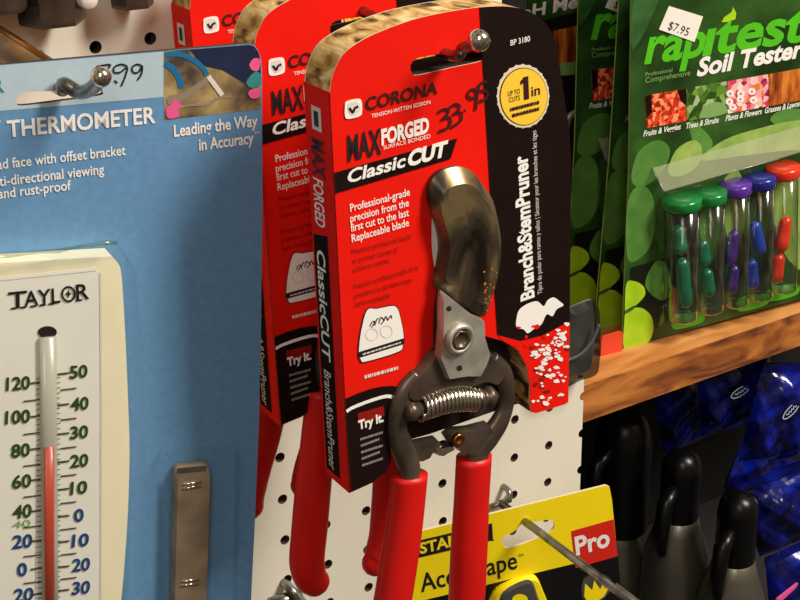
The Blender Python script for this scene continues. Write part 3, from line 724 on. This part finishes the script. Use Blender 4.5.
mb = MB(); mb.tube(smooth([(.0045, .004, .008), (.0045, -.004, .008), (.004, -.007, .006), (.002, -.006, .002), (0, -.004, 0.)], 5, False), .0018, 'steel_hook', 10)
mb.tube([(-.007, -.004, .0), (.007, -.004, .0)], .0018, 'steel_hook', 10); mb.build('base_plate', hk)

# bottom left hook
h0 = on(284, 582, 1, 0)
hk = thing('peg_hook', 'bare steel peg hook in the lower pegboard beside the blue card', 'hook', Matrix.Translation(h0))
mb = MB(); mb.tube(smooth([(0, .004, .0), (.0, -.006, -.0005), (.002, -.012, -.004), (.0025, -.03, -.008), (.003, -.06, -.009)], 5, False), .0026, 'steel_hook', 12); mb.build('rod', hk)
mb = MB(); mb.tube([(-.012, -.006, -.0065), (.006, -.006, -.0075)], .004, 'steel_hook', 12); mb.build('base_plate', hk)

# ------------------------------------------------------------------ clear pack behind the carton
PC = Panel(on(575, 350, 1, -.0135), -8, 2)
pk = thing('clear_blister_pack', 'smoky clear plastic pack peeking out behind the front carton', 'blister pack', PC.M); L = PC.L
mb = MB(); po = L(smooth([(545, 322), (570, 316), (594, 306), (600, 309), (601.5, 340), (600, 366), (596, 376.5), (580, 382), (545, 393)], 3))
shell(mb, po, -.008, .0, .96, 'smoke_clear'); mb.build('blister', pk)
mb = MB(); mb.prism(po, -.0095, -.0082, 'grey_card', 'grey_card'); mb.build('backing_card', pk)
mb = MB(); pth = smooth(L([(560, 363), (574, 359), (585, 352), (594, 340), (600, 325)], -.003), 5, False); mb.tube([(x, y, -.004) for x, y in pth], .0010, 'edge_white', 8); mb.build('wire', pk)  # added tube standing in for the white edge of the blister

# ------------------------------------------------------------------ soil tester packs on the shelf
o1 = on(622, 349, 2, SZ)
PG = Panel(o1, -7, 2.5, 0)
sg = thing('soil_tester_pack', 'frontmost green soil tester pack with five capped vials, priced $7.95', 'soil tester', PG.M, 'soil tester packs on the shelf'); L = PG.L
mb = MB()
go = L([(631.5, -60), (631.2, 0), (629, 170), (625, 270), (622, 348.5), (700, 327), (780, 304.5), (850, 284), (880, 276), (905, -120)])
mb.prism(go, -.0012, 0, 'green_card', 'leaf_b', 'black_green')
def leaf(pts, m, z): mb.flat(L(smooth(pts, 4)), z, m)
leaf([(632, 170), (640, 150), (658, 140), (670, 150), (662, 172), (645, 186), (633, 184)], 'leaf_a', .0001)
leaf([(628, 200), (640, 185), (652, 195), (655, 225), (648, 250), (630, 262), (626, 240)], 'leaf_a', .00012)
leaf([(655, 262), (645, 285), (660, 300), (672, 292), (666, 265)], 'leaf_a', .00013)
leaf([(668, 172), (676, 150), (694, 140), (702, 150), (697, 166), (680, 176)], 'leaf_b', .00014)
leaf([(700, 160), (724, 140), (760, 128), (800, 120), (830, 125), (830, 150), (790, 150), (740, 156)], 'leaf_b', .00016)
leaf([(632, 50), (650, 20), (660, -10), (640, -20), (632, 10)], 'leaf_c', .0001)
leaf([(690, 120), (712, 140), (706, 155), (694, 146)], 'leaf_a', .0001); leaf([(770, 120), (790, 108), (820, 118), (800, 135)], 'leaf_a', .00011)
leaf([(722, 185), (738, 170), (748, 210), (736, 250), (724, 225)], 'leaf_b', .00012); leaf([(770, 190), (800, 175), (830, 200), (812, 270), (782, 250)], 'leaf_b', .00013)
leaf([(698, 200), (718, 190), (722, 240), (706, 262)], 'leaf_a', .00014)
mb.flat(L([(630, 268), (690, 250), (672, 300), (655, 330), (645, 340), (626, 346)]), .00005, 'black_green')
mb.flat(L(smooth([(626, 284), (634, 281), (643, 286), (645, 294), (640, 301), (634, 307), (642, 308), (651, 316), (653, 330), (648, 342), (636, 346), (623.5, 348), (624.5, 315)], 4)), .0003, 'lime')
mb.flat(L([(624, 311), (632, 306), (638, 304), (632, 310), (624.5, 314)]), .0004, 'leaf_c')
for x, y in ((680, 320), (745, 302), (775, 292)): mb.flat(L(smooth([(x - 8, y + 8), (x - 6, y - 4), (x + 12, y - 8), (x + 24, y - 7), (x + 22, y + 2), (x + 4, y + 8)], 3)), .0003, 'logo_green')
# lettering
PG.text(mb, 'rap', (644, 63), (703, 55), 36, 'logo_green', .0003, .028, .18)
PG.text(mb, 'ıtest', (702, 55), (803, 40), 36, 'logo_green', .0003, .028, .18)
mb.flat(L([(721, 22), (724, 17), (731, 12), (733, 7), (736, 13), (735, 19), (728, 22)]), .0003, 'lime')
PG.text(mb, 'Soil Tester', (696, 76), (801, 56.5), 17, 'white', .0004, .035, .2)
PG.text(mb, 'Professional', (645, 76.5), (672, 71.5), 4, 'soft_green', .0003); PG.text(mb, 'Comprehensive', (645, 83), (690, 75), 5.5, 'soft_green', .0003)
def quad(a, b, c, d, m): mb.flat(L([a, b, c, d]), .0003, m)
quad((645, 95.5), (685.5, 88.5), (686, 121), (646, 128), 'tomatoes'); quad((686, 88.4), (727, 81), (727, 113.5), (686.5, 121), 'shrubs')
quad((727.5, 81), (768, 74), (768.5, 106), (727.5, 113.5), 'flowers'); quad((768.5, 74), (812, 66), (812, 98), (769, 106), 'grasses')
mb.flat(L([(645, 95.5), (651, 94.5), (652, 112), (646, 118)]), .0004, 'carton_black'); mb.flat(L([(677, 90), (685.5, 88.5), (686, 106), (680, 100)]), .0004, 'carton_black')
mb.flat(L(smooth([(700, 118), (704, 107), (714, 102), (724, 104), (726, 113)], 3)), .0004, 'soft_green')
rn = random.Random(3)
for k in range(7): x, y = 731 + (k % 3) * 10 + rn.uniform(-2, 2), 93 + (k // 3) * 7 + rn.uniform(-2, 2); mb.flat(L(ell(x, y, 4, 3.8, 8)), .00035 + .00002 * k, 'sticker'); mb.flat(L(ell(x, y, 1.2, 1.2, 6)), .00055, 'pink')
for s_, a, b in (('Fruits & Veggies', (643, 136.5), (680, 129)), ('Trees & Shrubs', (685, 128.8), (718, 122.3)), ('Plants & Flowers', (725, 121), (761, 113.8)), ('Grasses & Lawns', (764, 113.4), (799, 106))):
    PG.text(mb, s_, a, b, 5.5, 'white', .0003, .02, .2)
mb.build('backing_card', sg)
mb = MB(); mb.prism(L([(669, 6), (703, 16.5), (694.5, 42), (659, 29.5)], .0008), .0005, .0008, 'sticker')
PG.text(mb, '$7.95', (666.5, 28.5), (686.5, 35.8), 9, 'ink', .001, -.005); mb.build('price_sticker', sg)
# vials
vials = [((668, 695), 198, 319, 'cap_green', 'capsule_teal', [((680, 250), (677.5, 229)), ((685, 303), (682, 262))]), ((698, 721), 192, 311, 'cap_green', 'capsule_teal', [((705, 262), (702.5, 243)), ((709, 293), (707, 272))]),
         ((725, 746), 184, 305, 'cap_purple', 'capsule_purple', [((729.5, 262), (734.5, 233)), ((731, 290), (734, 268))]), ((749, 770), 177, 298, 'cap_navy', 'capsule_blue', [((760.5, 250), (755, 225)), ((753, 285), (751.5, 262))]),
         ((772, 794), 167, 290, 'cap_red', 'capsule_red', [((781.5, 248), (786, 220)), ((776, 279), (779, 257))])]
for (xa, xb), yt, yb, cm, pm, caps in vials:
    zc = .0075; xm = (xa + xb) / 2
    tp = Vector((*PG.at(xm, yt, zc), zc)); bt = Vector((*PG.at(xm, yb, zc), zc)); h = (tp - bt).length
    r = (Vector(PG.at(xb, yb, zc)) - Vector(PG.at(xa, yb, zc))).length / 2
    mb = MB(); mb.lathe(bt, tp - bt, [(r * .5, 0), (r * .9, .0008), (r, .0025), (r, h), (r * .9, h)], 'vial_glass', 24)
    mb.tube([bt + (tp - bt).normalized() * .0012 + Vector((math.cos(k * .3927) * r * .86, 0, math.sin(k * .3927) * r * .86)) for k in range(16)], .0006, 'blister_haze', 6, closed=True, up=(0, 1, 0))
    v = mb.build('vial', sg)
    mb = MB(); mb.lathe(tp - (tp - bt).normalized() * .004, tp - bt, [(r * 1.1, -.002), (r * 1.16, -.0012), (r * 1.17, .0036), (r * 1.12, .0047), (r * .3, .005)], cm, 24); mb.build('vial_cap', v)
    for a, b in caps:
        A = Vector((*PG.at(*a, zc), zc)); B = Vector((*PG.at(*b, zc), zc)); l = (B - A).length; q = r * .46
        mb = MB(); mb.lathe(A - (B - A).normalized() * q * .7, B - A, [(q * .05, 0), (q * .6, q * .25), (q * .92, q * .7), (q, q * 1.1), (q, l * .5), (q * .94, l * .52), (q * .94, l + q * .2), (q * .85, l + q * .7), (q * .5, l + q * 1.15), (q * .05, l + q * 1.3)], pm, 18); mb.build('capsule', v)
# blister with its ledge over the caps
mb = MB()
lt = [(*PG.at(648, 178, .017), .017), (*PG.at(669, 193, .017), .017), (*PG.at(815, 150, .017), .017), (*PG.at(830, 143, .017), .017)]
x0, y0 = PG.at(652, 176); x1, y1 = PG.at(840, 128)
front_tl = Vector((*PG.at(664, 192, .017), .017)); front_tr = Vector((*PG.at(850, 138, .017), .017))
fbl = Vector((*PG.at(664, 322, .017), .017)); fbr = Vector((*PG.at(850, 268, .017), .017))
btl = Vector((*PG.at(652, 168), .0003)); btr = Vector((*PG.at(850, 112), .0003)); bbl = Vector((*PG.at(656, 330), .0003)); bbr = Vector((*PG.at(850, 274), .0003))
mb.add([front_tl, front_tr, fbl, fbr, btl, btr, bbl, bbr], [(2, 3, 1, 0), (4, 6, 2, 0), (6, 7, 3, 2)], 'blister')
mb.add([front_tl, front_tr, btl, btr], [(0, 1, 3, 2)], 'milky')
mb.tube([btl, front_tl], .0006, 'blister_haze', 6)
mb.tube([front_tl, front_tr], .0004, 'blister_haze', 6)
mb.build('blister', sg)
# the two packs behind it, and the older pack behind those
def behind(px, py, y, yaw, roll): 
    q = on(px, py, 2, SZ); P = Panel(q, yaw, roll); return P
q2 = on(594.5, 330, 2, SZ); q3 = on(566, 311.5, 2, SZ)
copy_tree(sg, Panel(q2, -7, -1).M, 'middle green soil tester pack, its dark face almost hidden'); copy_tree(sg, Panel(q3, -8, .6).M, 'rear green soil tester pack with a $7 sticker at its top')
q = on(610.5, 351.5, 2, SZ); mb = MB(); rt = [(-.0095, 0), (.0065, 0), (.0065, .0120), (.0050, .0138), (-.0085, .0132), (-.0095, .0115)]
mb.prism(rt, -.002, .0, 'print_red_tab'); o = mb.build('plastic_clip'); o.location = q + Vector((0, -.003, .0)); o.rotation_euler = (math.pi / 2, 0, -.1)
tag(o, 'small red plastic clip standing left of the front green pack', 'clip')
# each rear pack's printed foot
PH = Panel(on(555, 200, 1, .135), -8, 3)
ph = thing('meter_pack', 'older dim pack lettered H Met at the back of the shelf', 'meter', PH.M); L = PH.L; mb = MB()
mb.prism(L([(528, -60), (524, 330), (640, 300), (650, -80)]), -.0012, 0, 'black_green', 'leaf_c')
mb.flat(L([(528, -20), (600, -36), (600, 6), (528, 24)]), .0001, 'green_card')
PH.text(mb, 'pH Meter', (521, 19), (602, 2), 12, 'pale', .0003, .03, .15)
mb.flat(L([(553, 31), (600, 20), (600, 60), (556, 66)]), .0002, 'grasses'); mb.flat(L([(556, 64), (600, 58), (600, 72), (557, 76)]), .0003, 'soft_green')
mb.build('backing_card', ph)
mb = MB(); mb.tube([(x, y, .006) for x, y in smooth(L([(563, 150), (561, 130), (565, 114), (575, 110), (590, 112)]), 5, False)], .0022, 'steel_plate', 10); mb.build('probe_cable', ph)

# ------------------------------------------------------------------ below the shelf
mb = MB(); LZ = -.30
def bottle(px, py, y, label, s=.0142, ch=.056, bm='bottle_silver'):
    t_ = on(px, py, 1, y); zt = t_.z
    t = thing('spray_bottle', label, 'bottle', Matrix.Translation((t_.x, y, LZ)), 'black-capped bottles under the shelf'); H = zt - LZ
    mb = MB(); mb.lathe((0, 0, 0), (0, 0, 1), [(.021, 0), (.025, .002), (.0255, H - ch - .06), (.0235, H - ch - .03), (.0175, H - ch - .010), (.0146, H - ch + .001), (.013, H - ch + .002)], bm, 28); mb.build('body', t)
    mb = MB(); mb.lathe((0, 0, H - ch), (0, 0, 1), [(s, -.0005), (s * 1.02, .002), (s, ch * .55), (s * 1.02, ch * .7), (s * .95, ch * .84), (s * .7, ch * .94), (s * .3, ch * .99), (.0002, ch)], 'cap_black', 28); mb.build('cap', t)
    mb = MB(); mb.tube([(-s * .6, -.004, H - .025), (-s * 1.5, -.008, H - .034), (-s * 1.7, -.009, H - .056), (-s * 1.5, -.008, H - .076)], [.005, .0062, .0056, .003], 'cap_black', 10); mb.build('trigger', t)
    return t
bottle(740, 492, .02, 'black-capped silver bottle nearest the front under the shelf')
bottle(683, 450, .065, 'black-capped silver bottle second from the front under the shelf')
bottle(625, 408, .11, 'black-capped bottle behind the other two, deepest under the shelf', .021, .10)
# blue crinkled pouches
def pouch(px, py, y, w, h, yaw, roll, seed, label, mark=None):
    c = on(px, py, 1, y); P = Panel(c, yaw, roll); t = thing('blue_pouch', label, 'pouch', P.M, 'blue plastic pouches under the shelf')
    rn = random.Random(seed); n, m_ = 28, 28; vs = []; fs = []
    ph_ = [rn.uniform(0, 6.28) for _ in range(6)]
    for side_ in (1, -1):
        for i in range(n + 1):
            for j in range(m_ + 1):
                u, v = i / n * 2 - 1, j / m_ * 2 - 1
                b = max(0, (1 - u ** 4)) * max(0, (1 - v ** 4))
                z = side_ * .011 * b + b * (.0026 * math.sin(5 * u + 3 * v + ph_[0]) + .0024 * abs(math.sin(6 * v - 4 * u + ph_[1])) + .0016 * abs(math.sin(9 * u + 7 * v + ph_[2])) - .002)
                vs.append((u * w / 2, v * h / 2, z))
    k = (n + 1) * (m_ + 1)
    for s_ in range(2):
        for i in range(n):
            for j in range(m_):
                a = s_ * k + i * (m_ + 1) + j; q = (a, a + m_ + 1, a + m_ + 2, a + 1); fs.append(q if s_ == 0 else q[::-1])
    mb = MB(); mb.add(vs, fs, 'blue_plastic', True)
    if mark:
        mx, my, ang = mark
        def R2(x, y): return (mx + x * math.cos(ang) - y * math.sin(ang), my + x * math.sin(ang) + y * math.cos(ang))
        sw = [R2(.0075 * math.cos(a), .0032 * math.sin(a)) for a in [math.pi * (.35 + k_ * .085) for k_ in range(18)]]
        zf = .0155; mb.ribbon(sw, .0008, zf, 'mark_white')
        mb.ribbon([R2(-.0045 + k_ * .0008, .0012 * math.sin(k_ * 2.1)) for k_ in range(13)], .0007, zf, 'mark_white')
    mb.build('film', t); mb = MB()
    mb.box((-w / 2, h / 2 - .001, -.0012), (w / 2, h / 2 + .006, .0012), 'blue_plastic'); mb.build('seal', t)
    return t
pouch(735, 386, .06, .055, .07, -22, 8, 1, 'blue plastic pouch with a white oval mark just below the shelf', (-.002, .004, .4))
pouch(780, 416, .03, .05, .07, -15, -10, 2, 'blue plastic pouch with a tilted white mark near the right edge', (-.004, .012, .95))
pouch(690, 400, .13, .06, .08, -10, 12, 3, 'blue plastic pouch deep behind the black bottle caps')
pouch(788, 510, .02, .06, .06, -25, 20, 4, 'blue plastic pouch below the others at the right edge')
pouch(760, 470, .09, .06, .07, -5, -18, 5, 'blue plastic pouch wedged between its neighbours above the front bottle')
pouch(800, 585, .05, .06, .07, -10, 10, 6, 'lowest blue plastic pouch beside the front silver bottle')
c = on(785, 596, 1, .02); mb = MB(); mb.prism([(-.012, -.006), (.010, .004), (.012, .007), (-.008, .001)], -.001, .001, 'pink'); o = mb.build('paper_tag'); o.location = c; o.rotation_euler = (math.pi / 2, 0, 0)
tag(o, 'small pink paper tag beside the front silver bottle', 'tag')

# ------------------------------------------------------------------ things hanging above the blue card
def hex_plug(px, py, wpx, y, label):
    c = on(px, py, 1, y); t = thing('hose_nozzle', label, 'nozzle', Matrix.Translation(c), 'dark hexagonal nozzles above the blue card')
    r = wpx / 1950; mb = MB(); vs = []
    for z, k in ((0, .97), (.0015, 1.), (.03, 1.)):
        vs += [(r * k * math.cos(math.pi / 3 * q + .9), r * k * math.sin(math.pi / 3 * q + .9), z) for q in range(6)]
    fs = [tuple(range(6))[::-1], tuple(range(12, 18))] + [(l * 6 + q, l * 6 + (q + 1) % 6, l * 6 + 6 + (q + 1) % 6, l * 6 + 6 + q) for l in (0, 1) for q in range(6)]
    mb.add(vs, fs, 'hex_brown'); mb.build('hex_collar', t)
    mb = MB(); mb.lathe((0, 0, .03), (0, 0, 1), [(r * .7, 0), (r * .72, .01), (r * .6, .03), (r * .6, .05)], 'hex_brown', 20); mb.build('barrel', t)
hex_plug(53, 22, 27, -.0145, 'dark hexagonal nozzle end above the hook of the blue card')
hex_plug(-2, 9, 27, -.0145, 'dark hexagonal nozzle end cut off by the upper left corner')
hex_plug(133, 6, 18, -.010, 'dark hexagonal nozzle end beside the rearmost red carton')
c = on(90, 1, 1, -.03); mb = MB(); mb.lathe((0, 0, 0), (0, 1, 0), [(.003, 0), (.0038, .001), (.0038, .0285), (.003, .0295)], 'pale', 20); o = mb.build('plastic_stopper'); o.location = c
tag(o, 'small white plastic stopper between two dark nozzles', 'stopper')
a = on(-30, 25, 1, -.02); b = on(45, 75, 1, -.09); mb = MB(); d = b - a; mb.tube([(0, 0, 0), d * .5, d], .0042, 'dowel', 14); mb.tube([Vector((.004, -.001, .003)), d + Vector((.004, -.001, .003))], .0016, 'brass', 8)  # thin brass tube stands in for the gold highlight along the rod
o = mb.build('wooden_dowel'); o.location = a; tag(o, 'brown wooden dowel slanting behind the top edge of the blue card', 'dowel')

# ------------------------------------------------------------------ light
w = bpy.data.worlds.new('world'); SC.world = w; w.use_nodes = True; nt = w.node_tree; bg = nt.nodes['Background']
tc = nt.nodes.new('ShaderNodeTexCoord'); sp = nt.nodes.new('ShaderNodeSeparateXYZ'); rp = nt.nodes.new('ShaderNodeValToRGB')
mp = nt.nodes.new('ShaderNodeMapRange'); mp.inputs[1].default_value = -1; mp.inputs[2].default_value = 1
nt.links.new(tc.outputs['Generated'], sp.inputs[0]); nt.links.new(sp.outputs['Z'], mp.inputs[0]); nt.links.new(mp.outputs[0], rp.inputs[0]); nt.links.new(rp.outputs[0], bg.inputs[0])
e = rp.color_ramp.elements; e[0].position = .15; e[0].color = (.20, .15, .11, 1); e[1].position = .8; e[1].color = (.75, .66, .56, 1)
# the cluttered shop around: soft noise patches, some bright, added for the metal to reflect
wn = nt.nodes.new('ShaderNodeTexNoise'); wn.inputs['Scale'].default_value = 5; wn.inputs['Detail'].default_value = 3; wr = nt.nodes.new('ShaderNodeValToRGB')
q = wr.color_ramp; q.elements.new(.5); q.elements.new(.6)
for el, (p, c_) in zip(q.elements, ((.38, (.12, .09, .06, 1)), (.48, (.7, .55, .4, 1)), (.56, (1.0, .95, .8, 1)), (.68, (2.2, 2.1, 1.9, 1)))): el.position = p; el.color = c_
mu = nt.nodes.new('ShaderNodeMix'); mu.data_type = 'RGBA'; mu.blend_type = 'MULTIPLY'; mu.inputs[0].default_value = 1
nt.links.new(tc.outputs['Generated'], wn.inputs['Vector']); nt.links.new(wn.outputs['Fac'], wr.inputs[0]); nt.links.new(rp.outputs[0], mu.inputs[6]); nt.links.new(wr.outputs[0], mu.inputs[7]); nt.links.new(mu.outputs[2], bg.inputs[0])
bg.inputs[1].default_value = .45
def lamp(name, loc, target, size, energy, col, sy=None):
    d = bpy.data.lights.new(name, 'AREA'); d.size = size; d.energy = energy; d.color = col
    if sy: d.shape = 'RECTANGLE'; d.size_y = sy
    o = bpy.data.objects.new(name, d); COL.objects.link(o); o.location = loc
    o.rotation_euler = (Vector(target) - Vector(loc)).to_track_quat('-Z', 'Y').to_euler()
lamp('ceiling_and_fill_light', (.85, -1.05, 1.45), (.1, 0, .1), .3, 44, (1, .92, .82), .7)
lamp('ceiling_and_fill_light', (-.75, -1.3, 1.3), (.0, 0, .1), .4, 7, (1, .94, .88), .9)  # fill lamp added on the left, no fixture there
SC.cycles.transparent_max_bounces = 32
SC.view_settings.view_transform = 'Standard'; SC.view_settings.look = 'None'; SC.view_settings.gamma = 1; SC.view_settings.exposure = 0
